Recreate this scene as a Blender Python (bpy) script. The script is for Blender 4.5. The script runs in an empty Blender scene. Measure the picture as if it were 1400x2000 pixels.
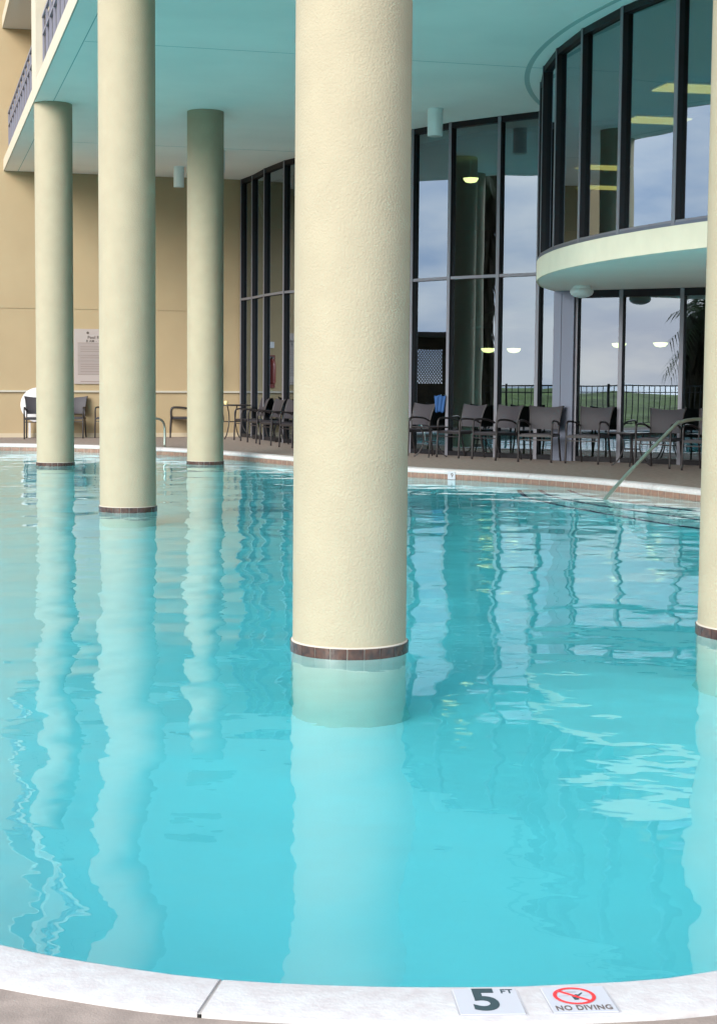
import bpy, bmesh, math, random
from mathutils import Vector, Matrix
random.seed(7)
R = math.radians
S = bpy.context.scene
C = S.collection

# ------------------------------------------------------------------ camera
cam = bpy.data.objects.new('camera', bpy.data.cameras.new('camera'))
C.objects.link(cam); S.camera = cam
EYE = 1.332
_p, _r = R(4.397), R(-0.355)
fw = Vector((0, math.cos(_p), -math.sin(_p)))
up0 = Vector((0, math.sin(_p), math.cos(_p))); r0 = Vector((1, 0, 0))
rt = r0*math.cos(_r) - up0*math.sin(_r)
up = r0*math.sin(_r) + up0*math.cos(_r)
m = Matrix((rt, up, -fw)).transposed().to_4x4(); m.translation = (0, 0, EYE)
cam.matrix_world = m
cd = cam.data
cd.sensor_fit = 'VERTICAL'; cd.sensor_height = 24; cd.lens = 24*3060/2000
cd.shift_x = 79.7/2000; cd.shift_y = -26.6/2000
cd.clip_start = .05; cd.clip_end = 3000

# ------------------------------------------------------------------ light
SUN_EL, SUN_AZ = R(25), R(217)      # azimuth clockwise from +Y
W = bpy.data.worlds.new('World'); S.world = W; W.use_nodes = True
nt = W.node_tree; nt.nodes.clear()
out = nt.nodes.new('ShaderNodeOutputWorld'); bg = nt.nodes.new('ShaderNodeBackground')
sky = nt.nodes.new('ShaderNodeTexSky'); sky.sky_type = 'NISHITA'; sky.sun_disc = False
sky.sun_elevation = SUN_EL; sky.sun_rotation = SUN_AZ; sky.air_density = 1.2; sky.dust_density = 2.0
tc = nt.nodes.new('ShaderNodeTexCoord'); mp = nt.nodes.new('ShaderNodeMapping'); mp.inputs['Scale'].default_value = (2.2, 2.2, 8)
nz = nt.nodes.new('ShaderNodeTexNoise'); nz.inputs['Scale'].default_value = 2.3; nz.inputs['Detail'].default_value = 7; nz.inputs['Roughness'].default_value = .55
cr = nt.nodes.new('ShaderNodeValToRGB'); cr.color_ramp.elements[0].position = .36; cr.color_ramp.elements[1].position = .62
cr.color_ramp.elements[0].color = (3.6, 4.9, 7.2, 1); cr.color_ramp.elements[1].color = (9.0, 9.1, 9.4, 1)
mx = nt.nodes.new('ShaderNodeMix'); mx.data_type = 'RGBA'; mx.inputs['Factor'].default_value = .82
L = nt.links.new
L(tc.outputs['Generated'], mp.inputs[0]); L(mp.outputs[0], nz.inputs['Vector']); L(nz.outputs['Fac'], cr.inputs[0])
L(cr.outputs[0], mx.inputs['B']); L(sky.outputs[0], mx.inputs['A']); L(mx.outputs['Result'], bg.inputs[0])
bg.inputs[1].default_value = .09; L(bg.outputs[0], out.inputs[0])
sl = bpy.data.lights.new('sun', 'SUN'); sl.energy = 2.1; sl.angle = R(35); sl.color = (1, .96, .9)
so = bpy.data.objects.new('sun', sl); C.objects.link(so)
sd = Vector((math.sin(SUN_AZ)*math.cos(SUN_EL), math.cos(SUN_AZ)*math.cos(SUN_EL), math.sin(SUN_EL)))
so.rotation_euler = sd.to_track_quat('Z', 'Y').to_euler()
S.view_settings.view_transform = 'Standard'; S.view_settings.look = 'None'; S.view_settings.gamma = 1
S.view_settings.exposure = 1.5
S.render.engine = 'CYCLES'
S.cycles.use_denoising = True
S.cycles.max_bounces = 18; S.cycles.diffuse_bounces = 10; S.cycles.glossy_bounces = 6
S.cycles.transmission_bounces = 10; S.cycles.transparent_max_bounces = 10
S.cycles.caustics_reflective = True; S.cycles.caustics_refractive = True
S.cycles.sample_clamp_indirect = 40

# ------------------------------------------------------------------ materials
def mat(name, col, rough=.6, metal=0, spec=.5, var=0, vscale=3, bump=0, bscale=60, bdist=.004, vcol=None, stretch=None, ior=None):
    M = bpy.data.materials.new(name); M.use_nodes = True
    t = M.node_tree; b = t.nodes['Principled BSDF']
    b.inputs['Base Color'].default_value = (*col, 1); b.inputs['Roughness'].default_value = rough
    b.inputs['Metallic'].default_value = metal; b.inputs['Specular IOR Level'].default_value = spec
    g = t.nodes.new('ShaderNodeNewGeometry'); vec = g.outputs['Position']
    if stretch:
        q = t.nodes.new('ShaderNodeMapping'); q.inputs['Scale'].default_value = stretch
        t.links.new(vec, q.inputs[0]); vec = q.outputs[0]
    if var:
        n = t.nodes.new('ShaderNodeTexNoise'); n.inputs['Scale'].default_value = vscale; n.inputs['Detail'].default_value = 6
        t.links.new(vec, n.inputs['Vector'])
        r = t.nodes.new('ShaderNodeValToRGB'); r.color_ramp.elements[0].position = .35; r.color_ramp.elements[1].position = .65
        c2 = vcol or tuple(c*(1-var) for c in col)
        r.color_ramp.elements[0].color = (*c2, 1); r.color_ramp.elements[1].color = (*col, 1)
        t.links.new(n.outputs['Fac'], r.inputs[0]); t.links.new(r.outputs[0], b.inputs['Base Color'])
    if bump:
        n = t.nodes.new('ShaderNodeTexNoise'); n.inputs['Scale'].default_value = bscale; n.inputs['Detail'].default_value = 4
        t.links.new(vec, n.inputs['Vector'])
        k = t.nodes.new('ShaderNodeBump'); k.inputs['Strength'].default_value = bump; k.inputs['Distance'].default_value = bdist
        t.links.new(n.outputs['Fac'], k.inputs['Height']); t.links.new(k.outputs[0], b.inputs['Normal'])
    return M

def emis(name, col, st):
    M = bpy.data.materials.new(name); M.use_nodes = True
    b = M.node_tree.nodes['Principled BSDF']; b.inputs['Base Color'].default_value = (.8, .8, .8, 1)
    b.inputs['Emission Color'].default_value = (*col, 1); b.inputs['Emission Strength'].default_value = st
    return M

def glass_mat(name, refl, tint):
    M = bpy.data.materials.new(name); M.use_nodes = True
    t = M.node_tree; t.nodes.clear()
    o = t.nodes.new('ShaderNodeOutputMaterial'); mixs = t.nodes.new('ShaderNodeMixShader')
    gl = t.nodes.new('ShaderNodeBsdfGlossy'); gl.inputs['Roughness'].default_value = 0; gl.inputs['Color'].default_value = (.74, .87, 1, 1)
    tr = t.nodes.new('ShaderNodeBsdfTransparent'); tr.inputs[0].default_value = (*tint, 1)
    lw = t.nodes.new('ShaderNodeFresnel'); lw.inputs['IOR'].default_value = 1.5
    ad = t.nodes.new('ShaderNodeMath'); ad.operation = 'ADD'; ad.use_clamp = True; ad.inputs[1].default_value = refl
    n = t.nodes.new('ShaderNodeTexNoise'); n.inputs['Scale'].default_value = .9; n.inputs['Detail'].default_value = 1
    g = t.nodes.new('ShaderNodeNewGeometry'); k = t.nodes.new('ShaderNodeBump'); k.inputs['Strength'].default_value = .25; k.inputs['Distance'].default_value = .006
    t.links.new(g.outputs['Position'], n.inputs['Vector']); t.links.new(n.outputs['Fac'], k.inputs['Height'])
    t.links.new(k.outputs[0], gl.inputs['Normal'])
    inv = t.nodes.new('ShaderNodeMath'); inv.operation = 'SUBTRACT'; inv.inputs[0].default_value = 1; t.links.new(g.outputs['Backfacing'], inv.inputs[1])
    mu = t.nodes.new('ShaderNodeMath'); mu.operation = 'MULTIPLY'; t.links.new(ad.outputs[0], mu.inputs[0]); t.links.new(inv.outputs[0], mu.inputs[1])
    t.links.new(lw.outputs[0], ad.inputs[0]); t.links.new(mu.outputs[0], mixs.inputs[0])
    t.links.new(tr.outputs[0], mixs.inputs[1]); t.links.new(gl.outputs[0], mixs.inputs[2]); t.links.new(mixs.outputs[0], o.inputs[0])
    return M

def water_mat():
    M = bpy.data.materials.new('pool_water'); M.use_nodes = True
    t = M.node_tree; t.nodes.clear()
    o = t.nodes.new('ShaderNodeOutputMaterial')
    gl = t.nodes.new('ShaderNodeBsdfGlass'); gl.inputs['IOR'].default_value = 1.333; gl.inputs['Roughness'].default_value = 0
    va = t.nodes.new('ShaderNodeVolumeAbsorption'); va.inputs['Color'].default_value = (.53, .935, .96, 1); va.inputs['Density'].default_value = 1.0
    g = t.nodes.new('ShaderNodeNewGeometry')
    def noise(sc, stretch, det, rot=0):
        q = t.nodes.new('ShaderNodeMapping'); q.inputs['Scale'].default_value = stretch; q.inputs['Rotation'].default_value = (0, 0, rot)
        n = t.nodes.new('ShaderNodeTexNoise'); n.inputs['Scale'].default_value = sc; n.inputs['Detail'].default_value = det; n.inputs['Roughness'].default_value = .45
        t.links.new(g.outputs['Position'], q.inputs[0]); t.links.new(q.outputs[0], n.inputs['Vector']); return n
    a = noise(1.1, (1, 1, 1), 2); b = noise(4.5, (1, 1.3, 1), 2, .4)
    k1 = t.nodes.new('ShaderNodeBump'); k1.inputs['Strength'].default_value = 1; k1.inputs['Distance'].default_value = .027
    k2 = t.nodes.new('ShaderNodeBump'); k2.inputs['Strength'].default_value = 1; k2.inputs['Distance'].default_value = .0021
    t.links.new(a.outputs['Fac'], k1.inputs['Height']); t.links.new(b.outputs['Fac'], k2.inputs['Height'])
    t.links.new(k1.outputs[0], k2.inputs['Normal']); t.links.new(k2.outputs[0], gl.inputs['Normal'])
    t.links.new(gl.outputs[0], o.inputs['Surface']); t.links.new(va.outputs[0], o.inputs['Volume'])
    return M

M_COL = mat('column_stucco', (.338, .300, .212), .8, var=.06, vscale=5, bump=.8, bscale=85, bdist=.0048, spec=.3)
M_WALL = mat('wall_stucco', (.375, .29, .175), .85, var=.06, vscale=1.5, bump=.4, bscale=70, bdist=.003, spec=.2)
M_FASC = mat('fascia_paint', (.82, .74, .58), .7, var=.05, vscale=4, bump=.2, bscale=60, bdist=.003, spec=.3)
M_EDGE = mat('slab_edge_paint', (.47, .43, .34), .7, var=.06, vscale=4, spec=.3)
M_CEIL = mat('ceiling_paint', (.94, .88, .82), .85, var=.06, vscale=.7, bump=.2, bscale=40, bdist=.003, spec=.15)
M_UPSOF = mat('upper_soffit', (.55, .54, .54), .85, spec=.2)
M_RAILTRIM = mat('white_trim', (.44, .41, .34), .5)
M_FRSHADE = mat('shaded_aluminium', (.014, .014, .017), .5, spec=.2)  # shade on the frame sides is put into this near-black colour
M_PIER = mat('grey_aluminium', (.13, .145, .19), .4, metal=.5)
M_FRLIT = mat('mullion_lit_front', (.20, .20, .23), .45, metal=.3)  # sky light on the frame fronts is put into this lighter grey
M_GLASS = glass_mat('tinted_glass', .235, (.42, .55, .44))
M_COPE = mat('white_coping', (.50, .50, .495), .55, var=.10, vscale=26, bump=.35, bscale=90, bdist=.004, vcol=(.45, .425, .42))
M_DECK = mat('deck_concrete', (.28, .232, .20), .9, var=.25, vscale=14, bump=.5, bscale=170, bdist=.004, spec=.2)
M_GROUT = mat('grout', (.46, .43, .37), .8)
M_TILE = mat('brown_tile', (.085, .042, .03), .25, var=.5, vscale=30, vcol=(.035, .022, .02))
M_BAND = mat('terracotta_tile', (.25, .145, .10), .35, var=.4, vscale=16, vcol=(.17, .11, .085))
M_PLAST = mat('pool_plaster', (.80, .86, .85), .7, var=.04, vscale=1.2)
M_PLASTC = mat('column_plaster', (.60, .68, .60), .75, var=.05, vscale=5)
M_NOSE = mat('step_nosing', (.04, .06, .12), .4)
M_STEEL = mat('stainless_steel', (.45, .55, .50), .28, metal=.9)
M_CFRAME = mat('chair_frame', (.016, .013, .014), .45)
M_WEAVE = mat('chair_weave', (.034, .030, .038), .6, bump=.6, bscale=260, bdist=.003, var=.25, vscale=120)
M_WHITE = mat('white_plastic', (.58, .58, .60), .45)
M_LAMP = mat('lamp_white', (.74, .80, .80), .4)
M_SIGN = mat('sign_panel', (.36, .31, .29), .5)
M_SIGN2 = mat('sign_box', (.29, .245, .23), .5)
M_INK = mat('sign_ink', (.10, .08, .07), .6)
M_TILEW = mat('marker_tile', (.42, .43, .465), .3)
M_INK5 = mat('numeral_ink', (.022, .045, .055), .5)
M_RED = mat('red_paint', (.75, .03, .035), .4)
M_GREYINK = mat('grey_ink', (.35, .35, .37), .5)
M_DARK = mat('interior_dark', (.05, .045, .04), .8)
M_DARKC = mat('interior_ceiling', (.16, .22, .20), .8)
M_FENCE = mat('black_iron', (.02, .02, .02), .5)
M_GREEN = mat('dune_grass', (.16, .24, .05), .9, var=.6, vscale=.4, bump=1, bscale=3, bdist=.2)
M_SEA = mat('sea', (.10, .22, .30), .3)
M_PALM = mat('palm_leaf', (.06, .10, .03), .7, var=.4, vscale=3)
M_SKIRT = mat('dead_frond', (.05, .038, .022), .9, var=.5, vscale=6)
M_TRUNK = mat('palm_trunk', (.12, .09, .06), .9, var=.4, vscale=8)
M_REDCAB = mat('extinguisher_red', (.16, .02, .015), .4)
M_BLUE = mat('blue_towel', (.012, .065, .20), .8)
M_PANEL = mat('railing_panel', (.10, .10, .125), .5)
M_RAIL = mat('railing_metal', (.22, .22, .27), .45, metal=.3)
M_TROFF = emis('troffer_light', (1, .58, .24), .9)
M_PEND = emis('pendant_light', (1, .72, .42), 3.2)
M_WATER = water_mat()

# ------------------------------------------------------------------ helpers
def tag(o, label=None, cat=None, group=None, kind=None):
    if label: o['label'] = label
    if cat: o['category'] = cat
    if group: o['group'] = group
    if kind: o['kind'] = kind
    return o
def thing(name, label, cat, loc=(0, 0, 0), rz=0, group=None):
    o = bpy.data.objects.new(name, None); C.objects.link(o); o.empty_display_size = .2
    o.location = loc; o.rotation_euler = (0, 0, rz)
    return tag(o, label, cat, group)
def obj(name, bm, m, parent=None, smooth=False, loc=None, recalc=True):
    if recalc: bmesh.ops.recalc_face_normals(bm, faces=bm.faces)
    me = bpy.data.meshes.new(name); bm.to_mesh(me); bm.free()
    if smooth:
        for f in me.polygons: f.use_smooth = True
        if smooth == 'auto':
            me.set_sharp_from_angle(angle=R(40))
    me.materials.append(m)
    o = bpy.data.objects.new(name, me); C.objects.link(o)
    if parent: o.parent = parent
    if loc: o.location = loc
    return o
def struct(name, bm, m, **k):
    o = obj(name, bm, m, **k); o['kind'] = 'structure'; return o
BM = bmesh.new
def box(bm, c, s, rz=0, bev=0):
    r = bmesh.ops.create_cube(bm, size=1); vs = r['verts']
    bmesh.ops.scale(bm, vec=s, verts=vs)
    if bev:
        es = list({e for v in vs for e in v.link_edges})
        rr = bmesh.ops.bevel(bm, geom=es, offset=bev, segments=2, affect='EDGES', profile=.5)
        vs = list({v for f in rr['faces'] for v in f.verts} | {v for v in vs if v.is_valid})
    if rz: bmesh.ops.rotate(bm, cent=(0, 0, 0), matrix=Matrix.Rotation(rz, 3, 'Z'), verts=vs)
    bmesh.ops.translate(bm, vec=c, verts=vs)
    return vs
def prism(bm, pts, z0, z1):
    a = [bm.verts.new((x, y, z0)) for x, y in pts]; b = [bm.verts.new((x, y, z1)) for x, y in pts]
    n = len(pts)
    bm.faces.new(list(reversed(a))); bm.faces.new(b)
    for i in range(n): bm.faces.new((a[i], a[(i+1) % n], b[(i+1) % n], b[i]))
def lathe(bm, prof, seg=48, c=(0, 0), cap=True):
    rings = []
    for r, z in prof:
        rings.append([bm.verts.new((c[0]+r*math.cos(2*math.pi*i/seg), c[1]+r*math.sin(2*math.pi*i/seg), z)) for i in range(seg)])
    for a, b in zip(rings, rings[1:]):
        for i in range(seg): bm.faces.new((a[i], a[(i+1) % seg], b[(i+1) % seg], b[i]))
    if cap:
        bm.faces.new(list(reversed(rings[0]))); bm.faces.new(rings[-1])
def spline(pts, n=6, closed=False):
    P = [Vector(p) for p in pts]; out = []; N = len(P)
    rng = range(N) if closed else range(N-1)
    for i in rng:
        if closed: p0, p1, p2, p3 = P[i-1], P[i], P[(i+1) % N], P[(i+2) % N]
        else: p0, p1, p2, p3 = P[max(i-1, 0)], P[i], P[i+1], P[min(i+2, N-1)]
        for k in range(n):
            t = k/n
            out.append(.5*((2*p1)+(p2-p0)*t+(2*p0-5*p1+4*p2-p3)*t*t+(3*p1-p0-3*p2+p3)*t**3))
    if not closed: out.append(P[-1])
    return out
def tube(bm, pts, r, seg=8, sm=5):
    P = spline(pts, sm) if sm > 1 else [Vector(p) for p in pts]
    rr = r if isinstance(r, (list, tuple)) else None
    prev = None; rings = []
    n = None
    for i, p in enumerate(P):
        d = (P[min(i+1, len(P)-1)]-P[max(i-1, 0)]).normalized()
        if n is None: n = d.orthogonal().normalized()
        else: n = (n-d*n.dot(d)).normalized()
        b = d.cross(n)
        rad = (rr[0]+(rr[1]-rr[0])*i/(len(P)-1)) if rr else r
        rings.append([bm.verts.new(p+rad*(n*math.cos(2*math.pi*k/seg)+b*math.sin(2*math.pi*k/seg))) for k in range(seg)])
    for a, b in zip(rings, rings[1:]):
        for k in range(seg): bm.faces.new((a[k], a[(k+1) % seg], b[(k+1) % seg], b[k]))
    bm.faces.new(list(reversed(rings[0]))); bm.faces.new(rings[-1])
def text(name, body, size, mtx, m, parent, ext=.0008, off=0, align='CENTER', sx=1):
    cu = bpy.data.curves.new(name, 'FONT'); cu.body = body; cu.size = size; cu.extrude = ext; cu.offset = off
    cu.align_x = align; cu.align_y = 'CENTER'; cu.resolution_u = 6; cu.space_character = 1.12 if len(body) > 3 else 1
    t = bpy.data.objects.new('tmp_text', cu); C.objects.link(t)
    bpy.context.view_layer.update()
    me = bpy.data.meshes.new_from_object(t.evaluated_get(bpy.context.evaluated_depsgraph_get()))
    bpy.data.objects.remove(t)
    me.transform(mtx @ Matrix.Diagonal((sx, 1, 1, 1))); me.materials.clear(); me.materials.append(m)
    o = bpy.data.objects.new(name, me); C.objects.link(o); o.parent = parent
    return o
def copy_tree(o, parent=None):
    c = o.copy(); C.objects.link(c); c.parent = parent
    for ch in [q for q in bpy.data.objects if q.parent == o]: copy_tree(ch, c)
    return c

# ------------------------------------------------------------------ plan of the place
WATER, FLOOR = -.13, -1.62
CEIL = 5.725
NEAR = -28.6      # unseen near end, cut off before the front columns to let light in
E0 = Vector((-6.78, 34.08)); FD = Vector((-.2483, .9687)); FN = Vector((.9687, .2483))
def fac(s, off): return tuple(E0 + FD*s + FN*off)
RZF = math.atan2(FD.y, FD.x)            # local x runs along the facade
pool_pts = [(.30, 3.34), (.55, 3.36), (.91, 3.45), (1.6, 3.86), (2.8, 4.95), (4.1, 7.4), (5.2, 10.8), (5.75, 14.6), (5.45, 17.2), (4.62, 18.88),
            (4.05, 20.15), (3.32, 21.3), (2.40, 22.35), (1.36, 23.25), (.50, 24.5), (-.40, 26.05), (-1.65, 27.95), (-3.0, 29.35), (-4.5, 30.2), (-6.2, 30.65),
            (-8.2, 30.3), (-9.6, 28.3), (-9.9, 24), (-8.9, 17.5), (-6.6, 11.2), (-3.9, 6.9), (-2.0, 4.62), (-1.25, 3.95), (-.74, 3.585), (-.42, 3.44), (-.2, 3.375), (.05, 3.345)]
loop = [Vector((p.x, p.y)) for p in spline([(x, y, 0) for x, y in pool_pts], 7, True)]
# loop is counter-clockwise (right side first)
def offset(lp, d):
    o = []; n = len(lp)
    for i in range(n):
        t = (lp[(i+1) % n]-lp[i-1]).normalized(); o.append(lp[i]+Vector((t.y, -t.x))*d)
    return o
COPW = .205
outer = offset(loop, COPW)

# ------------------------------------------------------------------ setting
bm = BM()
fx = lambda y, o=0: -16.2-.2563*(y-34.08)+o
iv = [bm.verts.new((p.x, p.y, 0)) for p in outer]
cor = [(fx(-14, .1), -14), (34, -14), (34, 60), (fx(60, .1), 60)]
ov = [bm.verts.new((x, y, 0)) for x, y in cor]
es = [bm.edges.new((iv[i], iv[(i+1) % len(iv)])) for i in range(len(iv))]+[bm.edges.new((ov[i], ov[(i+1) % 4])) for i in range(4)]
bmesh.ops.triangle_fill(bm, edges=es, use_beauty=True)
for f in bm.faces:
    if f.normal.z < 0: f.normal_flip()
struct('pool_deck', bm, M_DECK, recalc=False)

bm = BM()       # basin: wall and floor
n = len(loop)
a = [bm.verts.new((p.x, p.y, -.05)) for p in loop]; b = [bm.verts.new((p.x, p.y, FLOOR)) for p in loop]
for i in range(n): bm.faces.new((a[i], a[(i+1) % n], b[(i+1) % n], b[i]))
bm.faces.new(b)
struct('pool_basin', bm, M_PLAST)
bm = BM(); wl = offset(loop, .015); prism(bm, [tuple(p) for p in wl], FLOOR-.02, WATER)
struct('pool_water', bm, M_WATER)

# coping with its bullnose, cut into stones by narrow joints
cum = [0]
for i in range(n): cum.append(cum[-1]+(loop[(i+1) % n]-loop[i]).length)
prof = [(COPW, -.02), (COPW, .012), (.03, .014), (.008, .006), (-.012, -.012), (-.018, -.03), (-.010, -.052), (.004, -.056)]
# joint seen at the left of the near rim
jx = min(range(n), key=lambda i: (loop[i]-Vector((-.195, 3.38))).length)
jlist = []; s0 = cum[jx]; k = 0; total = cum[-1]; step = total/28
for k in range(28): jlist.append((s0+k*step) % total)
def at_s(s):
    s %= total
    for i in range(n):
        if cum[i] <= s < cum[i+1]:
            t = (s-cum[i])/(cum[i+1]-cum[i]); p = loop[i].lerp(loop[(i+1) % n], t)
            d = (loop[(i+1) % n]-loop[i-1]).normalized().lerp((loop[(i+2) % n]-loop[i]).normalized(), t).normalized()
            return p, Vector((d.y, -d.x))
    return loop[0], Vector((0, -1))
bm = BM(); gap = .0045
js = sorted(jlist)
for q in range(28):
    sa = js[q]+gap; sb = (js[(q+1) % 28] if q < 27 else js[0]+total)-gap
    N = 22; rows = []
    for i in range(N+1):
        p, nn = at_s(sa+(sb-sa)*i/N)
        rows.append([bm.verts.new((p.x+nn.x*o, p.y+nn.y*o, z)) for o, z in prof])
    for r1, r2 in zip(rows, rows[1:]):
        for k in range(len(prof)-1): bm.faces.new((r1[k], r2[k], r2[k+1], r1[k+1]))
    bm.faces.new(rows[0]); bm.faces.new(list(reversed(rows[-1])))
cop = struct('pool_coping', bm, M_COPE, smooth='auto')
bm = BM()
for s in js:
    p, nn = at_s(s); t = Vector((nn.y, -nn.x))*.007
    e = [(-.008, -.045), (-.004, -.012), (.02, .008), (COPW, .008)]
    rows = [[bm.verts.new((p.x+nn.x*o+sg*t.x, p.y+nn.y*o+sg*t.y, z)) for o, z in e] for sg in (-1, 1)]
    for k in range(3): bm.faces.new((rows[0][k], rows[1][k], rows[1][k+1], rows[0][k+1]))
obj('joint_sealant', bm, mat('joint_sealant', (.36, .34, .32), .9), cop)
# waterline band of small terracotta tiles (one part), grout behind
bm = BM()
for i in range(n):
    p, q = loop[i], loop[(i+1) % n]; 
g0 = offset(loop, -.004)
v1 = [bm.verts.new((p.x, p.y, -.054)) for p in g0]; v2 = [bm.verts.new((p.x, p.y, -.21)) for p in g0]
for i in range(n): bm.faces.new((v1[i], v1[(i+1) % n], v2[(i+1) % n], v2[i]))
obj('grout_band', bm, M_GROUT, cop)
bm = BM(); s = 0; tw = total/round(total/.155)
while s < total-1e-4:
    pa, na = at_s(s+.003); pb, nb = at_s(s+tw-.003)
    for z0, z1 in ((-.056, -.128), (-.134, -.205)):
        q = [bm.verts.new((pa.x-na.x*.009, pa.y-na.y*.009, z0)), bm.verts.new((pb.x-nb.x*.009, pb.y-nb.y*.009, z0)),
             bm.verts.new((pb.x-nb.x*.009, pb.y-nb.y*.009, z1)), bm.verts.new((pa.x-na.x*.009, pa.y-na.y*.009, z1))]
        bm.faces.new(q)
    s += tw
obj('tile_band', bm, M_BAND, cop)

# entry steps under the handrail
st = [(-.92, [(2.75, 21.6), (2.70, 20.4), (2.86, 19.4), (3.12, 18.5), (3.45, 17.5), (3.85, 16.5), (4.5, 15.3), (5.3, 14.6), (6.6, 14.2)]),
      (-.66, [(3.0, 21.4), (3.0, 20.3), (3.2, 19.3), (3.5, 18.5), (3.85, 17.6), (4.3, 16.7), (5.0, 15.8), (6.6, 15.0)]),
      (-.40, [(3.35, 21.0), (3.4, 20.1), (3.65, 19.3), (4.0, 18.4), (4.4, 17.6), (5.0, 16.8), (6.6, 16.0)])]
bm = BM(); bn = BM()
for i, (z, pts) in enumerate(st):
    P = [(p.x, p.y) for p in spline([(x, y, 0) for x, y in pts], 4)]
    prism(bm, P+[(6.8, 22.0)], FLOOR+.01+i*.004, z)
    Q = [Vector(p) for p in P]
    for k in range(len(Q)-1):
        t = (Q[k+1]-Q[k]).normalized(); nn = Vector((t.y, -t.x))
        if (nn.x > 0): nn = -nn
        o1, o2 = .006, -.05
        vs = [bn.verts.new((*(Q[k]+nn*o1), z+.003)), bn.verts.new((*(Q[k+1]+nn*o1), z+.003)), bn.verts.new((*(Q[k+1]+nn*o2), z+.003)), bn.verts.new((*(Q[k]+nn*o2), z+.003))]
        bn.faces.new(vs)
        vs = [bn.verts.new((*(Q[k]+nn*o1), z+.003)), bn.verts.new((*(Q[k+1]+nn*o1), z+.003)), bn.verts.new((*(Q[k+1]+nn*o1), z-.05)), bn.verts.new((*(Q[k]+nn*o1), z-.05))]
        bn.faces.new(vs)
steps = struct('pool_steps', bm, M_PLAST)
obj('step_nosing', bn, M_NOSE, steps)

# land and sea beyond the terrace
bm = BM(); box(bm, (0, 0, -3.0), (1400, 1400, .1)); struct('ground', bm, M_GREEN)
bm = BM()
random.seed(3)
G = 40
vv = [[bm.verts.new((-12-i*2.2-.2563*(y*3-34)+.0, y*3-20, -.55+i*.045+random.uniform(-.3, .35)+(-.3 if i == 0 else 0))) for y in range(G)] for i in range(26)]
for i in range(25):
    for j in range(G-1): bm.faces.new((vv[i][j], vv[i+1][j], vv[i+1][j+1], vv[i][j+1]))
bmesh.ops.translate(bm, vec=(-5, 0, 0), verts=bm.verts)
tag(obj('dune_scrub', bm, M_GREEN, smooth=True), kind='stuff')
bm = BM(); box(bm, (-500, 0, -2.9), (840, 1400, .1)); struct('sea', bm, M_SEA)

# ------------------------------------------------------------------ the building
B = thing('hotel_building', 'cream stucco hotel building with turquoise ceiling over the pool and curved dark glass walls', 'building')
def fbox(bm, s0, s1, o0, o1, z0, z1):
    prism(bm, [fac(s0, o0), fac(s0, o1), fac(s1, o1), fac(s1, o0)], z0, z1)
bm = BM(); fbox(bm, NEAR, 0, .02, 40, CEIL, CEIL+.24); fbox(bm, 0, 16, 1.0, 40, CEIL+.002, CEIL+.238); ceil = obj('ceiling', bm, M_CEIL, B)
bm = BM(); fbox(bm, NEAR, 0, 0, .0198, CEIL-.004, CEIL+.245); obj('slab_edge', bm, M_EDGE, B)
bm = BM(); fbox(bm, NEAR, -.01, .30, .312, CEIL-.0025, CEIL+.01)
for s_, o_ in ((-4.6, 0), (-13.6, 0), (-22.6, 0)):
    fbox(bm, s_, s_+.012, .32, 12, CEIL-.002, CEIL+.01)
obj('ceiling_joint', bm, mat('joint_line', (.30, .42, .40), .9), ceil)
# end wall
bm = BM(); fbox(bm, 0, .3, -5, 5.34, -.02, 16)
ew = obj('end_wall', bm, M_WALL, B)
bm = BM(); fbox(bm, -.012, 0, -5, 5.3, 2.80, 2.97); obj('wall_band', bm, M_WALL, ew)
bm = BM(); fbox(bm, -.045, 0, -5, 5.3, .985, 1.025); obj('chair_rail', bm, M_RAILTRIM, ew)
bm = BM(); fbox(bm, -.02, 0, -5, 5.3, -.01, .09); obj('skirting', bm, mat('skirting', (.45, .38, .27), .8), ew)
# upper storeys
bm = BM(); fbox(bm, NEAR, -.002, 1.9, 30, CEIL+.24, 16); obj('upper_wall', bm, M_WALL, B)
bm = BM(); fbox(bm, NEAR, -.002, .015, 1.898, 8.73, 8.97); fbox(bm, NEAR, -.002, .015, 1.898, 11.9, 12.14); us = obj('balcony_slab', bm, M_UPSOF, B)
bm = BM(); fbox(bm, NEAR, -.002, 0, .0148, 8.725, 8.975); fbox(bm, NEAR, -.002, 0, .0148, 11.895, 12.145); obj('slab_face', bm, M_EDGE, us)
for s in (-8.45, -17.9, -27.3):
    for za, zb in ((CEIL+.242, 8.729), (8.972, 11.899)):
        bm = BM(); fbox(bm, s-.88, s, .004, 1.897, za, zb); obj('balcony_divider', bm, M_EDGE, B)
for a_, b_ in ((-8.44, -.02), (-17.88, -9.34), (-27.28, -18.8)):
    bm = BM()
    Lr = b_-a_
    fbox(bm, a_, b_, .10, .145, 6.93, 6.97); fbox(bm, a_, b_, .105, .14, 6.66, 6.69); fbox(bm, a_, b_, .105, .14, 6.03, 6.06)
    k = int(Lr/.62)
    for i in range(k+1):
        s = a_+.03+(Lr-.06)*i/k; fbox(bm, s-.018, s+.018, .108, .138, CEIL+.242, 6.93)
    rl = obj('balcony_railing', bm, M_RAIL, B)
    bm = BM(); fbox(bm, a_+.01, b_-.01, .15, .155, 6.0, 6.90); obj('railing_panel', bm, M_PANEL, rl)

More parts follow.
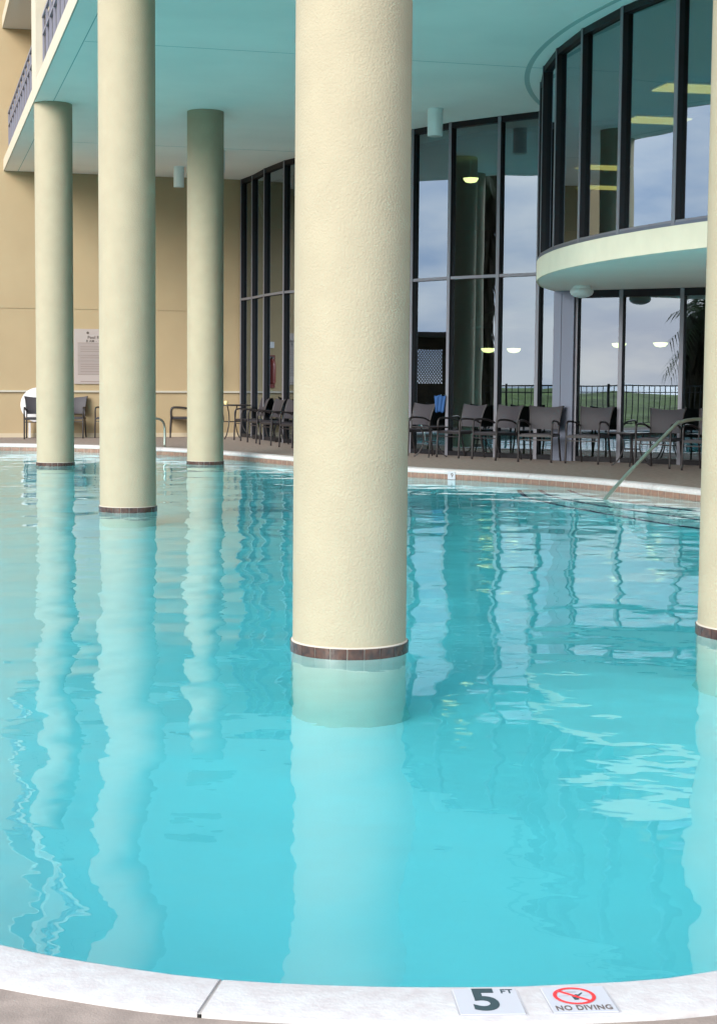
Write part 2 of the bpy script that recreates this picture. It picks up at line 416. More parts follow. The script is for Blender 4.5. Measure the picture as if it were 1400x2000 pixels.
# window walls -------------------------------------------------
FR = .06; PRO = .07
def vnorm(P, i):
    ds = []
    if i > 0: ds.append((P[i]-P[i-1]).normalized())
    if i < len(P)-1: ds.append((P[i+1]-P[i]).normalized())
    d = sum(ds, Vector((0, 0))).normalized()
    return d, Vector((d.y, -d.x))
def bay(P, i, z0, z1, trans, last=False, side=1, label=None, head=.10, sill=.08):
    p, q = P[i], P[i+1]; d = (q-p).normalized(); nn = Vector((d.y, -d.x))*side; ln = (q-p).length; rz = math.atan2(d.y, d.x)
    bm = BM()
    ends = [(i, p)]+([(i+1, q)] if last else [])
    for j, pp in ends:
        dd, vn = vnorm(P, j); vn = vn*side
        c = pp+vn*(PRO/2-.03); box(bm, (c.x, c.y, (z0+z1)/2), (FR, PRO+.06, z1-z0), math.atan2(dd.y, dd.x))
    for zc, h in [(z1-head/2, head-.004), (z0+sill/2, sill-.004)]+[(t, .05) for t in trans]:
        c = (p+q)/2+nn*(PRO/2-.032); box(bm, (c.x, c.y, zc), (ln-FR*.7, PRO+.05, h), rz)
    fr = obj('window_frame', bm, M_FRSHADE, B)
    bm = BM()
    for j, pp in ends:
        dd, vn = vnorm(P, j); vn = vn*side
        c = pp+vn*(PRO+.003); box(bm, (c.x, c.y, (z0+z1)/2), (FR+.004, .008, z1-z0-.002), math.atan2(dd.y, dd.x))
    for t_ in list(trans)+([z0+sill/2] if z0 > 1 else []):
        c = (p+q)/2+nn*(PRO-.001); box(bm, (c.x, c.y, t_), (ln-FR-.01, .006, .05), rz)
    obj('frame_lit_front', bm, M_FRLIT, fr)  # added strip that carries the painted lit tone of the frame front
    zz = [z0+sill]+list(trans)+[z1-head]
    bm = BM()
    for za, zb in zip(zz, zz[1:]):
        c = (p+q)/2; box(bm, (c.x, c.y, (za+zb)/2), (ln-.02, .012, zb-za-.01), rz)
    obj('glass_pane', bm, M_GLASS, fr)
    return fr
A = [Vector(p) for p in [(-1.68, 35.30), (-1.40, 34.55), (-1.10, 33.45), (-.66, 32.22), (-.05, 31.16), (.55, 30.13), (1.13, 29.10), (1.70, 28.12), (2.29, 27.38), (3.05, 26.69), (3.66, 26.18), (3.93, 25.93)]]
SOF = 2.775; SILL = 3.06
for i in range(len(A)-1):
    bay(A, i, 0, CEIL, [3.07], last=(i == len(A)-2))
# lower wall under the round room
Lw = [Vector(p) for p in [(4.22, 25.72), (4.87, 25.30), (5.72, 24.76), (6.65, 24.18), (7.6, 23.6), (8.5, 23.0)]]
bm = BM(); p, q = A[-1], Lw[0]; d = (q-p).normalized(); c = (p+q)/2+Vector((d.y, -d.x))*.06
box(bm, (c.x, c.y, SOF/2), ((q-p).length+.0, .16, SOF-.004), math.atan2(d.y, d.x)); 
c2 = c+Vector((d.y, -d.x))*.085+d*-.06; box(bm, (c2.x, c2.y, SOF/2), (.035, .012, SOF-.1), math.atan2(d.y, d.x))
obj('entrance_pier', bm, M_PIER, B)
for i in range(len(Lw)-1): bay(Lw, i, 0, SOF, [], last=(i == len(Lw)-2), head=.12)
# round room
DC = Vector((13.99, 21.9)); DR = 10.8
def dp(a, r=DR): return Vector((DC.x-r*math.cos(R(a)), DC.y+r*math.sin(R(a))))
angs = [21.7, 15.6, 9.3, 2.9, -3.45, -9.8, -16.2, -22.6, -29, -35.4, -41.8, -48.2]
D = [dp(a) for a in angs]
for i in range(len(D)-1): bay(D, i, SILL, CEIL, [], last=(i == len(D)-2), head=.09, sill=.06)
arc = [dp(21.6-i*2.0, DR+.05) for i in range(38)]
bm = BM()
prism(bm, [tuple(p) for p in arc]+[(15, 26)], SOF, SILL+.002)
rs = obj('round_room_floor', bm, M_CEIL, B)
bm = BM()
ar2 = [dp(21.8-i*1.0, DR+.078) for i in range(76)]; ar1 = [dp(21.8-i*1.0, DR+.054) for i in range(76)]
prism(bm, [tuple(p) for p in ar2]+[tuple(p) for p in reversed(ar1)], SOF-.004, SILL-.006)
obj('curved_fascia', bm, M_FASC, rs, smooth='auto')
bm = BM()
ar2 = [dp(21.8-i*1.0, DR+.074) for i in range(76)]; ar1 = [dp(21.8-i*1.0, DR+.02) for i in range(76)]
prism(bm, [tuple(p) for p in ar2]+[tuple(p) for p in reversed(ar1)], SILL-.004, SILL+.03)
obj('sill_flashing', bm, M_PIER, rs, smooth='auto')
bm = BM()
ar = [dp(24-i*1.0, DR+.30) for i in range(78)]; ar1 = [dp(24-i*1.0, DR+.225) for i in range(78)]
prism(bm, [tuple(p) for p in ar]+[tuple(p) for p in reversed(ar1)], CEIL-.004, CEIL+.01)
obj('ceiling_ring', bm, mat('ceiling_reveal', (.42, .50, .47), .8), ceil)
# unseen side wall right of the pool, shortened to let light in, interior shell
bm = BM(); prism(bm, [(8.5, 23.0), (9.6, 20.5), (10.2, 17), (10.4, 12), (10.8, 12), (11, 17.2), (9.0, 23.4)], -.02, CEIL-.002)
obj('side_wall', bm, M_WALL, B)
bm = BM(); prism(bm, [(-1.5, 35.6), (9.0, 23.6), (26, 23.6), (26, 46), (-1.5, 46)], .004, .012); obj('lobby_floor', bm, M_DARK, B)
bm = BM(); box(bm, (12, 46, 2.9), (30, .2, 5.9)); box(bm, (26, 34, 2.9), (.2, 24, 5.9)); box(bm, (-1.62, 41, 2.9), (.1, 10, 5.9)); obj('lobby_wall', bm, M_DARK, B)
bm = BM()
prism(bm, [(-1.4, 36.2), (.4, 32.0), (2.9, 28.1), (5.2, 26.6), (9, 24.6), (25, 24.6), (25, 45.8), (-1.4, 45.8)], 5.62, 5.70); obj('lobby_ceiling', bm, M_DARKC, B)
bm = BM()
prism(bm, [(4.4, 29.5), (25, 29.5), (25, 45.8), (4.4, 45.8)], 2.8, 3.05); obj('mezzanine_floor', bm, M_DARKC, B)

# ------------------------------------------------------------------ columns
cols = [(.175, 8.37, 'thick cream stucco column in front, nearest the camera, standing in the middle of the pool'),
        (2.507, 8.959, 'cream column cut off by the right edge of the photo'),
        (-2.072, 17.085, 'tall cream column second from the left, its top out of the picture'),
        (-4.315, 25.776, 'leftmost cream column, at the edge of the ceiling near the balcony railing'),
        (.17, 17.75, 'cream column hidden right behind the big front column'),
        (-1.899, 26.427, 'far cream column between the big front column and the left pair, a cylinder lamp beside its top')]
cx0 = None
def make_column(lab):
    t = thing('column', lab, 'column', group='round stucco columns standing in the pool')
    bm = BM(); lathe(bm, [(.305, -.12), (.305, 1), (.305, 3), (.305, CEIL+.02)], 96)
    obj('shaft', bm, M_COL, t, smooth='auto')
    bm = BM(); lathe(bm, [(.307, FLOOR-.01), (.307, -1.0), (.307, -.122)], 96); obj('underwater_base', bm, M_PLASTC, t, smooth='auto')
    bm = BM(); lathe(bm, [(.300, -.134), (.3135, -.134), (.3135, -.070), (.300, -.066)], 96, cap=False); rg = obj('tile_ring', bm, M_GROUT, t, smooth='auto')
    bm = BM(); K = 22; Rr = .3185
    for k in range(K):
        a0 = 2*math.pi*(k+.025)/K; a1 = 2*math.pi*(k+.975)/K; v = []
        for j in range(5):
            a_ = a0+(a1-a0)*j/4; ca, sa = math.cos(a_), math.sin(a_)
            v.append([bm.verts.new((r_*ca, r_*sa, z_)) for r_, z_ in ((.310, -.132), (Rr, -.132), (Rr, -.074), (.310, -.074))])
        for q1, q2 in zip(v, v[1:]):
            for j in range(3): bm.faces.new((q1[j], q2[j], q2[j+1], q1[j+1]))
        bm.faces.new(v[0]); bm.faces.new(list(reversed(v[-1])))
    obj('tiles', bm, M_TILE, rg)
    return t
for i, (x, y, lab) in enumerate(cols):
    if i == 0: cx0 = c = make_column(lab)
    else: c = copy_tree(cx0)
    c.location = (x, y, 0); c['label'] = lab; c.rotation_euler.z = random.uniform(0, 1) if i else .09

# ------------------------------------------------------------------ chairs and tables
def make_chair():
    t = thing('patio_armchair', 'x', 'chair', group='dark woven armchairs around the pool')
    for sx in (-1, 1):
        bm = BM(); x = sx*.275
        tube(bm, [(x, -.29, 0), (x, -.285, .22), (x*1.0, -.27, .44), (x, -.275, .58), (x, -.235, .655), (x, -.10, .665), (x*.97, .08, .645), (x*.9, .20, .60)], .017, 8, 4)
        obj('arm', bm, M_CFRAME, t, smooth=True)
        bm = BM(); tube(bm, [(sx*.25, .33, 0), (sx*.245, .27, .22), (sx*.24, .225, .44)], .016, 8, 4); obj('leg', bm, M_CFRAME, t, smooth=True)
        bm = BM(); tube(bm, [(sx*.24, .222, .43), (sx*.243, .235, .6), (sx*.262, .29, .80), (sx*.285, .335, .90)], .014, 8, 4); obj('back_post', bm, M_CFRAME, t, smooth=True)
    bm = BM()
    box(bm, (0, -.27, .425), (.53, .03, .035)); box(bm, (0, .22, .425), (.46, .03, .035))
    for sx in (-1, 1): box(bm, (sx*.255, -.025, .423), (.03, .46, .033))
    box(bm, (0, -.27, .36), (.53, .016, .016))
    obj('seat_frame', bm, M_CFRAME, t)
    bm = BM(); box(bm, (0, -.03, .445), (.49, .47, .022), bev=.008); obj('seat', bm, M_WEAVE, t, smooth='auto')
    bm = BM(); nx, nz_ = 10, 8; fr = []; bk = []
    for j in range(nz_+1):
        v = j/nz_; z = .52+.385*v; w = .232+.03*v+.018*v*v; yb = .235+.09*v*v+.01*v
        ra, rb = [], []
        for i in range(nx+1):
            u = -1+2*i/nx; zz = z-(.03*(1-u*u)*v*v); yy = yb+.03*(1-u*u)
            ra.append(bm.verts.new((u*w, yy-.010, zz))); rb.append(bm.verts.new((u*w, yy+.010, zz)))
        fr.append(ra); bk.append(rb)
    for j in range(nz_):
        for i in range(nx):
            bm.faces.new((fr[j][i], fr[j][i+1], fr[j+1][i+1], fr[j+1][i])); bm.faces.new((bk[j][i+1], bk[j][i], bk[j+1][i], bk[j+1][i+1]))
    for j in range(nz_):
        for i in (0, nx): bm.faces.new((fr[j][i], fr[j+1][i], bk[j+1][i], bk[j][i]))
    for i in range(nx):
        for j in (0, nz_): bm.faces.new((fr[j][i], fr[j][i+1], bk[j][i+1], bk[j][i]))
    obj('backrest', bm, M_WEAVE, t, smooth='auto')
    return t
def face(dx, dy): return math.atan2(dy, dx)+math.pi/2      # local -y looks along (dx,dy)
chairs = [
 ((1.62, 27.45), (-.8, -.6), 'dark armchair beside the right side of the big front column, partly hidden by it'),
 ((2.42, 26.62), (-.8, -.6), 'dark armchair before the black window pane, right of the small side table'),
 ((2.96, 26.02), (-.78, -.62), 'dark armchair before the window mullion, right of the black window pane'),
 ((3.60, 25.42), (-.42, -.91), 'dark armchair in front of the grey entrance pier'),
 ((4.32, 25.02), (-.52, -.85), 'dark armchair before the glass door left of the low twin-legged table'),
 ((5.20, 23.88), (-.55, -.84), 'dark armchair behind the upper end of the steel handrail'),
 ((5.78, 23.25), (-.60, -.80), 'dark armchair half hidden behind the right edge column'),
 ((-5.98, 33.5), (.15, -1), 'dark armchair before the white round tabletop leaning on the cream wall'),
 ((-5.34, 34.1), (.0, -1), 'dark armchair seen just right of the leftmost column, against the wall'),
 ((-4.50, 34.3), (-.3, -1), 'dark armchair half hidden behind the second column, below the rules sign'),
 ((-2.98, 34.72), (-.97, -.1), 'dark armchair seen from the side, left of the far column by the ladder rail'),
 ((-1.43, 33.3), (-.95, -.3), 'farthest dark armchair beside the left glass wall, next to the dark table'),
 ((-1.08, 32.1), (-.93, -.36), 'second farthest dark armchair in the row along the left glass wall'),
 ((-.78, 31.1), (-.9, -.43), 'third dark armchair in the row along the left glass wall'),
 ((-.36, 30.05), (-.88, -.47), 'nearest dark armchair of the left glass wall row, tucked behind the big front column'),
]
ch0 = None
for i, ((x, y), (dx, dy), lab) in enumerate(chairs):
    if i == 0: ch0 = c = make_chair()
    else: c = copy_tree(ch0)
    c.location = (x, y, 0); c.rotation_euler = (0, 0, face(dx, dy)); c['label'] = lab

def make_table(name, w, h, lab, round_=False):
    t = thing(name, lab, 'table')
    bm = BM()
    if round_: lathe(bm, [(w/2-.01, h-.025), (w/2, h-.018), (w/2, h-.006), (w/2-.008, h)], 40)
    else: box(bm, (0, 0, h-.012), (w, w, .024), bev=.006)
    obj('tabletop', bm, M_CFRAME, t, smooth='auto')
    k = w*.30
    for sx in (-1, 1):
        for sy in (-1, 1):
            bm = BM()
            tube(bm, [(sx*k*.9, sy*k*.9, h-.02), (sx*k*.62, sy*k*.62, h*.72), (sx*k*.62, sy*k*.62, h*.45), (sx*k*1.0, sy*k*1.0, h*.15), (sx*k*1.45, sy*k*1.45, 0)], .012, 7, 5)
            obj('leg', bm, M_CFRAME, t, smooth=True)
    bm = BM()
    for s_ in (-1, 1):
        tube(bm, [(-k*.62, s_*k*.62, h*.5), (k*.62, s_*k*.62, h*.5)], .008, 6, 1); tube(bm, [(s_*k*.62, -k*.62, h*.5), (s_*k*.62, k*.62, h*.5)], .008, 6, 1)
    obj('stretcher', bm, M_CFRAME, t, smooth=True)
    return t
tb = make_table('side_table', .46, .52, 'small dark side table between the first two armchairs right of the big front column')
tb.location = (1.92, 26.75, 0); tb.rotation_euler.z = .6
tb = make_table('side_table', .50, .52, 'small dark side table between the armchairs near the steel handrail')
tb.location = (4.86, 24.30, 0); tb.rotation_euler.z = .5
tb = make_table('dining_table', .82, .74, 'dark round table with bowed legs right of the far column', True)
tb.location = (-1.87, 34.2, 0); tb.rotation_euler.z = .5
bm = BM(); lathe(bm, [(.03, .74), (.04, .755), (.045, .80), (.035, .82), (.0, .825)], 20, cap=False)
cup = obj('candle_pot', bm, mat('yellow_pot', (.75, .62, .30), .5), None, smooth=True); tag(cup, 'small yellowish candle pot on the dark round table', 'pot'); cup.location = (-2.0, 34.1, 0)
# white round top leaning on the wall
t = thing('round_tabletop', 'white round tabletop leaning against the cream wall at the far left', 'tabletop', (-6.08, 34.16, .32), RZF-math.pi/2)
bm = BM(); lathe(bm, [(.37, -.02), (.385, -.012), (.385, .012), (.37, .02)], 48)
bmesh.ops.rotate(bm, cent=(0, 0, 0), matrix=Matrix.Rotation(R(80), 3, 'X'), verts=bm.verts); bmesh.ops.translate(bm, vec=(0, 0, .385), verts=bm.verts)
obj('disc', bm, M_WHITE, t, smooth='auto')
for lx in (-.2, .2):
    bm = BM(); box(bm, (lx, -.05, -.16), (.04, .08, .32)); obj('leg', bm, M_WHITE, t)

# ------------------------------------------------------------------ rails
t = thing('handrail', 'slanting stainless steel handrail rising from the pool steps at the right', 'handrail')
bm = BM(); tube(bm, [(3.20, 18.92, -.62), (3.52, 19.17, -.13), (4.45, 19.85, .70), (4.62, 19.97, .80), (4.80, 20.1, .83), (5.05, 20.28, .83), (5.3, 20.45, .80), (5.38, 20.52, .68), (5.38, 20.52, 0)], .022, 12, 6)
obj('tube', bm, M_STEEL, t, smooth=True)
bm = BM(); lathe(bm, [(.05, 0), (.05, .012), (.03, .02)], 20, (5.38, 20.52)); obj('flange', bm, M_STEEL, t, smooth='auto')
t = thing('pool_ladder', 'curved steel ladder rails at the far pool edge left of the far column', 'ladder')
for dx, dy in ((0, 0), (-.5, -.18)):
    bm = BM(); tube(bm, [(-2.93+dx, 29.95+dy, 0), (-2.93+dx, 29.95+dy, .38), (-2.98+dx, 29.75+dy, .52), (-3.12+dx, 29.45+dy, .54), (-3.25+dx, 29.1+dy, .40), (-3.3+dx, 28.95+dy, .0), (-3.3+dx, 28.95+dy, -1.1)], .022, 10, 6)
    obj('rail', bm, M_STEEL, t, smooth=True)
bm = BM()
for z in (-.35, -.65, -.95): box(bm, (-3.55, 28.86, z), (.5, .08, .03), .35)
obj('tread', bm, M_STEEL, t)

# ------------------------------------------------------------------ lamps
def cyl_light(x, y, lab, r=.105, h=.40):
    t = thing('ceiling_light', lab, 'ceiling light', (x, y, CEIL), group='white cylinder lamps under the ceiling')
    bm = BM(); lathe(bm, [(r-.006, -h), (r, -h+.006), (r, -.012), (r-.004, -.008)], 36); obj('body', bm, M_LAMP, t, smooth='auto')
    bm = BM(); lathe(bm, [(r+.01, -.0085), (r+.012, .0)], 36); obj('canopy', bm, M_LAMP, t, smooth='auto')
    bm = BM(); lathe(bm, [(r-.02, -h-.004), (r-.02, -h+.01)], 30); obj('lens', bm, mat('lens', (.5, .5, .45), .3), t)
    return t
cyl_light(1.88, 26.0, 'white cylinder lamp on the ceiling right of the big front column', .125, .44)
cyl_light(-2.95, 33.3, 'white cylinder lamp on the ceiling just left of the far column', .11, .42)
cyl_light(-1.95, 30.9, 'white cylinder lamp mostly hidden behind the right side of the far column', .11, .42)
t = thing('dome_light', 'white dome lamp under the curved balcony room', 'ceiling light', (4.05, 24.35, SOF))
bm = BM(); lathe(bm, [(.13, 0), (.145, -.02), (.145, -.045)], 40); obj('base', bm, M_LAMP, t, smooth='auto')
bm = BM(); lathe(bm, [(.150, -.046), (.178, -.07), (.182, -.10), (.16, -.14), (.11, -.17), (.04, -.185), (.003, -.186)], 40); obj('globe', bm, M_LAMP, t, smooth=True)
for i, (x, y, lab) in enumerate([(5.42, 23.35, 'glowing yellow light panel nearest behind the curved upper window'), (5.55, 26.2, 'second glowing yellow light panel behind the curved upper window'),
                  (5.7, 32.0, 'faint yellow light panel deep inside the upper room, upper one'), (6.25, 35.3, 'faint yellow light panel deep inside the upper room, lower one')]):
    t = thing('light_panel', lab, 'light panel', (x, y, 5.59), .2, 'light panels in the upper room')
    bm = BM(); box(bm, (0, 0, 0), (.96, .56, .02)); obj('diffuser', bm, M_TROFF, t)
    bm = BM(); box(bm, (0, 0, .025), (1.04, .64, .03)); obj('frame', bm, M_WHITE, t)
for x, y, z, lab in [(2.95, 31.0, 5.22, 'oval lamp glowing high up behind the dark window pane'), (3.55, 33.0, 1.95, 'warm lamp glowing low behind the dark window pane'),
                     (4.15, 33.5, 1.96, 'small pale lamp glowing behind the window left of the grey pier'), (6.1, 32.0, 2.05, 'small lamp glowing behind the narrow glass door pane'),
                     (7.05, 32.5, 2.08, 'oval lamp glowing behind the wide glass door pane')]:
    t = thing('pendant_lamp', lab, 'lamp', (x, y, z), group='lamps glowing inside the lobby')
    bm = BM(); lathe(bm, [(.02, -.07), (.10, -.055), (.14, -.01), (.15, .02), (.02, .03)], 24); obj('shade', bm, M_PEND, t, smooth=True)
    bm = BM(); tube(bm, [(0, 0, .03), (0, 0, min(.7, 5.6-z))], .008, 6, 1); obj('cord', bm, M_DARK, t)

# ------------------------------------------------------------------ signs and markers
def wallmtx(s_off, z, out_=.014):
    p = Vector((*fac(-out_, s_off), z))
    ex_ = Vector((FN.x, FN.y, 0)); ey_ = Vector((0, 0, 1)); ez_ = ex_.cross(ey_)
    M_ = Matrix((ex_, ey_, ez_)).transposed().to_4x4(); M_.translation = p; return M_
so_ = (Vector((-5.35, 34.45))-E0).dot(FN)
t = thing('pool_rules_sign', 'grey rectangular pool rules sign on the cream wall between the left columns', 'sign')
bm = BM(); fbox(bm, -.03, -.002, so_, so_+1.0, 1.17, 2.37); obj('panel', bm, M_SIGN, t)
bm = BM()
for za, zb in ((1.80, 2.06), (1.68, 1.78), (1.38, 1.66)): fbox(bm, -.0325, -.031, so_+.08, so_+.92, za, zb)
obj('text_box', bm, M_SIGN2, t)
bm = BM()
for z in (2.065, 1.79, 1.67, 1.375): fbox(bm, -.0335, -.032, so_+.08, so_+.92, z-.005, z+.005)
random.seed(5)
for z in (1.98, 1.93, 1.88, 1.74, 1.60, 1.55, 1.50, 1.44, 1.22): fbox(bm, -.0335, -.033, so_+.14, so_+random.uniform(.6, .85), z-.006, z+.006)
obj('ruled_line', bm, mat('faint_ink', (.22, .17, .15), .6), t)
text('lettering', 'Pool Rules', .085, wallmtx(so_+.5, 2.185, .034), M_INK, t, off=.002)
text('lettering', '8 AM - 10 PM', .075, wallmtx(so_+.5, 2.105, .034), M_INK, t, off=.001)
bm = BM(); lathe(bm, [(.028, -.002), (.028, .0)], 20); bmesh.ops.transform(bm, matrix=wallmtx(so_+.30, 2.285, .034), verts=bm.verts); obj('emblem', bm, M_INK, t)
# red extinguisher cabinet and small plate, seen again in the left glass
t = thing('fire_extinguisher', 'red fire extinguisher on a wall bracket behind the far column', 'fire extinguisher')
o_ = (Vector((-2.5, 35.15))-E0).dot(FN)
bm = BM(); p = fac(-.14, o_)
lathe(bm, [(.07, 1.18), (.095, 1.2), (.10, 1.25), (.10, 1.6), (.085, 1.68), (.04, 1.72), (.03, 1.76)], 28, p); obj('cylinder', bm, M_REDCAB, t, smooth='auto')
bm = BM(); tube(bm, [(p[0], p[1], 1.74), (p[0]+.02, p[1]-.04, 1.80), (p[0]+.10, p[1]-.05, 1.74), (p[0]+.13, p[1]-.02, 1.45)], .014, 8, 4); box(bm, (p[0], p[1], 1.78), (.05, .12, .03)); obj('hose', bm, M_CFRAME, t, smooth='auto')
bm = BM(); fbox(bm, -.02, -.002, o_-.14, o_+.14, 1.1, 1.84); obj('back_plate', bm, M_REDCAB, t)
bm = BM(); fbox(bm, -.015, -.002, o_-.12, o_+.12, 2.0, 2.14); pl = obj('wall_plate', bm, M_WHITE); tag(pl, 'small white plate on the wall above the red extinguisher', 'sign')

def floor_marker(name, lab, cat, x0, x1, y0, y1, rz):
    cx, cy = (x0+x1)/2, (y0+y1)/2
    t = thing(name, lab, cat, (cx, cy, .0145), rz)
    return t
T = .137
t = floor_marker('depth_marker', 'square tile with big dark 5 and FT set in the near pool rim', 'depth marker', .30, .44, 3.19, 3.335, R(2.5))
t.location = (.369, 3.236, .0126)
bm = BM(); box(bm, (0, 0, 0), (T, T, .004), bev=.001); obj('tile', bm, M_TILEW, t)
bm = BM(); w_ = T/2+.003
for a_, b_ in (((-w_, 0), (.0025, T)), ((w_, 0), (.0025, T)), ((0, -w_), (T, .0025)), ((0, w_), (T, .0025))): box(bm, (*a_, -.0003), (*b_, .003))
obj('tile_grout', bm, M_GREYINK, t)
text('numeral', '5', .158, Matrix.Translation((-.006, .002, .0026)), M_INK5, t, ext=.0004, off=.0042, sx=.80)
text('lettering', 'FT', .030, Matrix.Translation((.046, .050, .0026)), M_INK5, t, ext=.0004, off=.0002, sx=.88)
t = floor_marker('no_diving_marker', 'white square no diving tile with a red crossed circle in the near white pool rim', 'no diving sign', 0, 0, 0, 0, R(4.5))
t.location = (.563, 3.250, .0126)
bm = BM(); box(bm, (0, 0, 0), (T, T, .004), bev=.001); obj('tile', bm, M_TILEW, t)
bm = BM()
for a_, b_ in (((-w_, 0), (.0025, T)), ((w_, 0), (.0025, T)), ((0, -w_), (T, .0025)), ((0, w_), (T, .0025))): box(bm, (*a_, -.0003), (*b_, .003))
obj('tile_grout', bm, M_GREYINK, t)
def ring(bm, c, r1, r2, z, seg=64):
    for i in range(seg):
        a0, a1 = 2*math.pi*i/seg, 2*math.pi*(i+1)/seg
        bm.faces.new([bm.verts.new((c[0]+r*math.cos(a), c[1]+r*math.sin(a), z)) for r, a in ((r1, a0), (r2, a0), (r2, a1), (r1, a1))])
bm = BM(); ring(bm, (-.006, .016), .0375, .0455, .0032); 
vs = box(bm, (0, 0, .0030), (.078, .007, .0006)); bmesh.ops.rotate(bm, cent=(0, 0, 0), matrix=Matrix.Rotation(R(-45), 3, 'Z'), verts=vs); bmesh.ops.translate(bm, vec=(-.006, .016, 0), verts=vs)
obj('red_ring', bm, M_RED, t)
bm = BM()
def flat(bm, pts, z=.0026): bm.faces.new([bm.verts.new((x, y, z)) for x, y in pts])
flat(bm, [(-.012, .016), (.0, .018), (.003, .006), (-.001, -.004), (-.010, -.004), (-.011, .006)])
flat(bm, [(-.001, .018), (.013, .034), (.016, .033), (.003, .014)])
flat(bm, [(.005, .010), (.010, .002), (.014, -.003), (.009, -.003), (.004, .004)])
ring(bm, (-.0005, .021), 0.0001, .0038, .0027, 16)
obj('diver_figure', bm, M_INK5, t)
bm = BM()
flat(bm, [(-.040, .018), (-.018, .019), (-.018, .0175), (-.040, .0165)]); flat(bm, [(.012, .019), (.029, .021), (.029, .0195), (.012, .0175)])
flat(bm, [(-.020, .042), (.004, .042), (.004, .040), (-.020, .040)]); flat(bm, [(-.018, .037), (.002, .037), (.002, .035), (-.018, .035)])
obj('water_lines', bm, M_GREYINK, t)
text('lettering', 'NO DIVING', .034, Matrix.Translation((.0, -.0475, .0026)), M_INK, t, ext=.0004, off=.0005, sx=.62)
# far depth marker on the rim face
p, nn = at_s(min(range(n), key=lambda i: (loop[i]-Vector((1.85, 22.8))).length) and cum[min(range(n), key=lambda i: (loop[i]-Vector((1.87, 22.75))).length)])
t = thing('depth_marker', 'tiny white tile with a 9 on the far rim beside the big front column', 'depth marker')
ex_ = Vector((nn.y, -nn.x, 0)); ex_ = ex_ if ex_.x > 0 else -ex_
ez_ = Vector((-nn.x, -nn.y, 0)); ey_ = Vector((0, 0, 1)); ex_ = ey_.cross(ez_)
mm = Matrix((ex_, ey_, ez_)).transposed().to_4x4(); mm.translation = Vector((p.x, p.y, -.068))-Vector((nn.x, nn.y, 0))*.022
bm = BM(); box(bm, (0, 0, 0), (.13, .115, .006)); bmesh.ops.transform(bm, matrix=mm, verts=bm.verts); obj('tile', bm, M_TILEW, t)
text('numeral', '9', .09, mm @ Matrix.Translation((.01, 0, .004)), M_INK, t, ext=.0004, off=.001)
# blue towel on the door pull
t = thing('beach_towel', 'blue towel hanging behind the armchair right of the big front column', 'towel', (2.12, 27.36, 0))
bm = BM(); N = 10
g = [[bm.verts.new(((-.1+.2*i/N)*(1-.25*j/8), -.03+.012*math.sin(i*1.7+j*.4)-.01*j/8, 1.04-.29*j/8-.01*math.sin(i))) for i in range(N+1)] for j in range(9)]
g2 = [[bm.verts.new((v.co.x, v.co.y+.02, v.co.z)) for v in r_] for r_ in g]
for gg in (g, g2):
    for j in range(8):
        for i in range(N): bm.faces.new((gg[j][i], gg[j][i+1], gg[j+1][i+1], gg[j+1][i]))
for i in range(N):
    for j in (0, 8): bm.faces.new((g[j][i], g[j][i+1], g2[j][i+1], g2[j][i]))
for j in range(8):
    for i in (0, N): bm.faces.new((g[j][i], g[j+1][i], g2[j+1][i], g2[j][i]))
bmesh.ops.rotate(bm, cent=(0, 0, 0), matrix=Matrix.Rotation(-.15, 3, 'Z'), verts=bm.verts)
obj('cloth', bm, M_BLUE, t, smooth=True)
bm = BM(); tube(bm, [(0, 0, 1.03), (.03, .14, 1.05)], .006, 6, 1); obj('hook', bm, M_STEEL, t)

# ------------------------------------------------------------------ terrace fence and palms, seen in the glass
def fpt(y): return Vector((fx(y), y))
f = thing('iron_fence', 'black iron picket fence along the seaward edge of the terrace', 'fence')
y0 = -12
while y0 < 52:
    a_, b_ = fpt(y0), fpt(y0+2.4); d = (b_-a_).normalized(); rz = math.atan2(d.y, d.x); c = (a_+b_)/2; ln = (b_-a_).length
    bm = BM(); box(bm, (c.x, c.y, 1.16), (ln, .04, .035), rz); box(bm, (c.x, c.y, .98), (ln, .03, .025), rz); box(bm, (c.x, c.y, .12), (ln, .03, .025), rz)
    for i in range(1, 15):
        q = a_.lerp(b_, i/15); box(bm, (q.x, q.y, .62), (.02, .02, 1.06), rz)
    obj('fence_panel', bm, M_FENCE, f)
    bm = BM(); box(bm, (a_.x, a_.y, .61), (.06, .06, 1.22), rz); obj('post', bm, M_FENCE, f)
    y0 += 2.4
h_ = thing('garden_hut', 'dark timber hut with lattice screen, mirrored low in the glass beside the front column', 'hut', (-14.6, 30.5, 0), math.atan2(-.163, .98))
bm = BM()
for c_, s_ in (((0, -1.25, 1.25), (.1, 1.5, 2.5)), ((0, 1.35, 1.25), (.1, 1.5, 2.5)), ((0, .05, .6), (.098, 1.1, 1.2)), ((0, .05, 2.33), (.098, 1.1, .34))): box(bm, c_, s_)
obj('wall', bm, M_SKIRT, h_)
bm = BM(); prism(bm, [(-1.6, -2.2), (.4, -2.2), (.4, 2.3), (-1.6, 2.3)], 2.52, 2.64); obj('roof', bm, M_DARK, h_)
bm = BM()
for i in range(-14, 30):
    for sg in (-1, 1):
        y0_ = -.5+i*.08; vs = box(bm, (0, 0, 0), (.012+.002*sg, .028, 1.5)); bmesh.ops.rotate(bm, cent=(0, 0, 0), matrix=Matrix.Rotation(sg*R(38), 3, 'X'), verts=vs); bmesh.ops.translate(bm, vec=(-.004*sg, y0_-.3, 1.68), verts=vs)
geom = bm.verts[:]+bm.edges[:]+bm.faces[:]
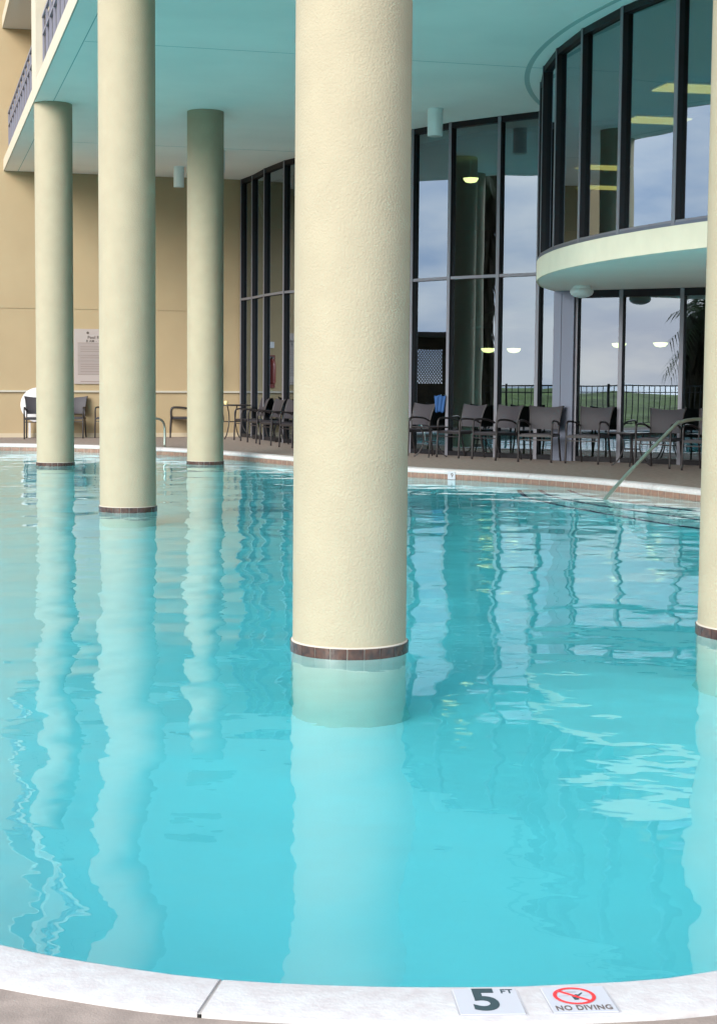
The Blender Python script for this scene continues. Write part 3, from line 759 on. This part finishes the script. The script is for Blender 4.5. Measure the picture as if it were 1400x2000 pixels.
for co, no in (((0, 0, 1.19), (0, 0, -1)), ((0, 0, 2.17), (0, 0, 1)), ((0, -.51, 0), (0, -1, 0)), ((0, .61, 0), (0, 1, 0))):
    bmesh.ops.bisect_plane(bm, geom=bm.verts[:]+bm.edges[:]+bm.faces[:], plane_co=co, plane_no=no, clear_outer=True)
obj('lattice', bm, M_FENCE, h_)
def palm(x, y, h, sk, lab, cr_=1.6, seed=1):
    random.seed(seed)
    t = thing('palm_tree', lab, 'palm tree', (x, y, -.6), group='palm trees by the terrace fence')
    bm = BM(); tube(bm, [(0, 0, 0), (.05, .03, h*.35), (.0, .05, h*.7), (0, 0, h)], [.2, .14], 12, 5); obj('trunk', bm, M_TRUNK, t, smooth=True)
    if sk:
        bm = BM()
        for i in range(900):
            a = random.uniform(0, 6.28); z = random.uniform(h-sk, h+.1); r = random.uniform(.25, .8)*(.55+.45*(z-h+sk)/sk)
            w = random.uniform(.03, .09); l = random.uniform(.6, 1.3)
            ca, sa = math.cos(a), math.sin(a); v = []
            for rr_, zz, ww in ((r*.7, z, .5), (r, z-l*.4, 1), (r*1.05, z-l, .15)):
                v.append([bm.verts.new((rr_*ca-sa*w*ww*s_, rr_*sa+ca*w*ww*s_, zz)) for s_ in (-1, 1)])
            for q1, q2 in zip(v, v[1:]): bm.faces.new((q1[0], q1[1], q2[1], q2[0]))
        obj('dead_skirt', bm, M_SKIRT, t)
    bm = BM()
    for i in range(38):
        a = random.uniform(0, 6.28); el = random.uniform(-.7, 1.3); l = cr_*random.uniform(.8, 1.1)
        pts = []
        for k in range(6):
            u = k/5; pts.append(Vector((math.cos(a)*math.cos(el)*l*u, math.sin(a)*math.cos(el)*l*u, h+math.sin(el)*l*u-.55*l*u*u)))
        side = Vector((-math.sin(a), math.cos(a), 0))
        for k in range(1, 6):
            for q in range(4):
                p0 = pts[k-1].lerp(pts[k], q/4); dr = (pts[k]-pts[k-1]).normalized()
                for sg in (-1, 1):
                    tip = p0+side*sg*.34*l*.6+dr*.3*l*.5+Vector((0, 0, -.18*l*random.uniform(.4, 1.2)))
                    bm.faces.new([bm.verts.new(p0), bm.verts.new(p0+dr*.045), bm.verts.new(tip)])
    obj('crown', bm, M_PALM, t)
palms = [(-11.9, 9.7, 3.9, 2.7, 'short palm tree by the terrace fence, mirrored in the last glass door pane', 1.9), (-18.6, 22.6, 8.2, 6.8, 'skirted palm tree by the terrace fence, mirrored in the black window pane', 1.7)]
for i, a_ in enumerate(palms): palm(*a_[:5], cr_=a_[5], seed=i+2)
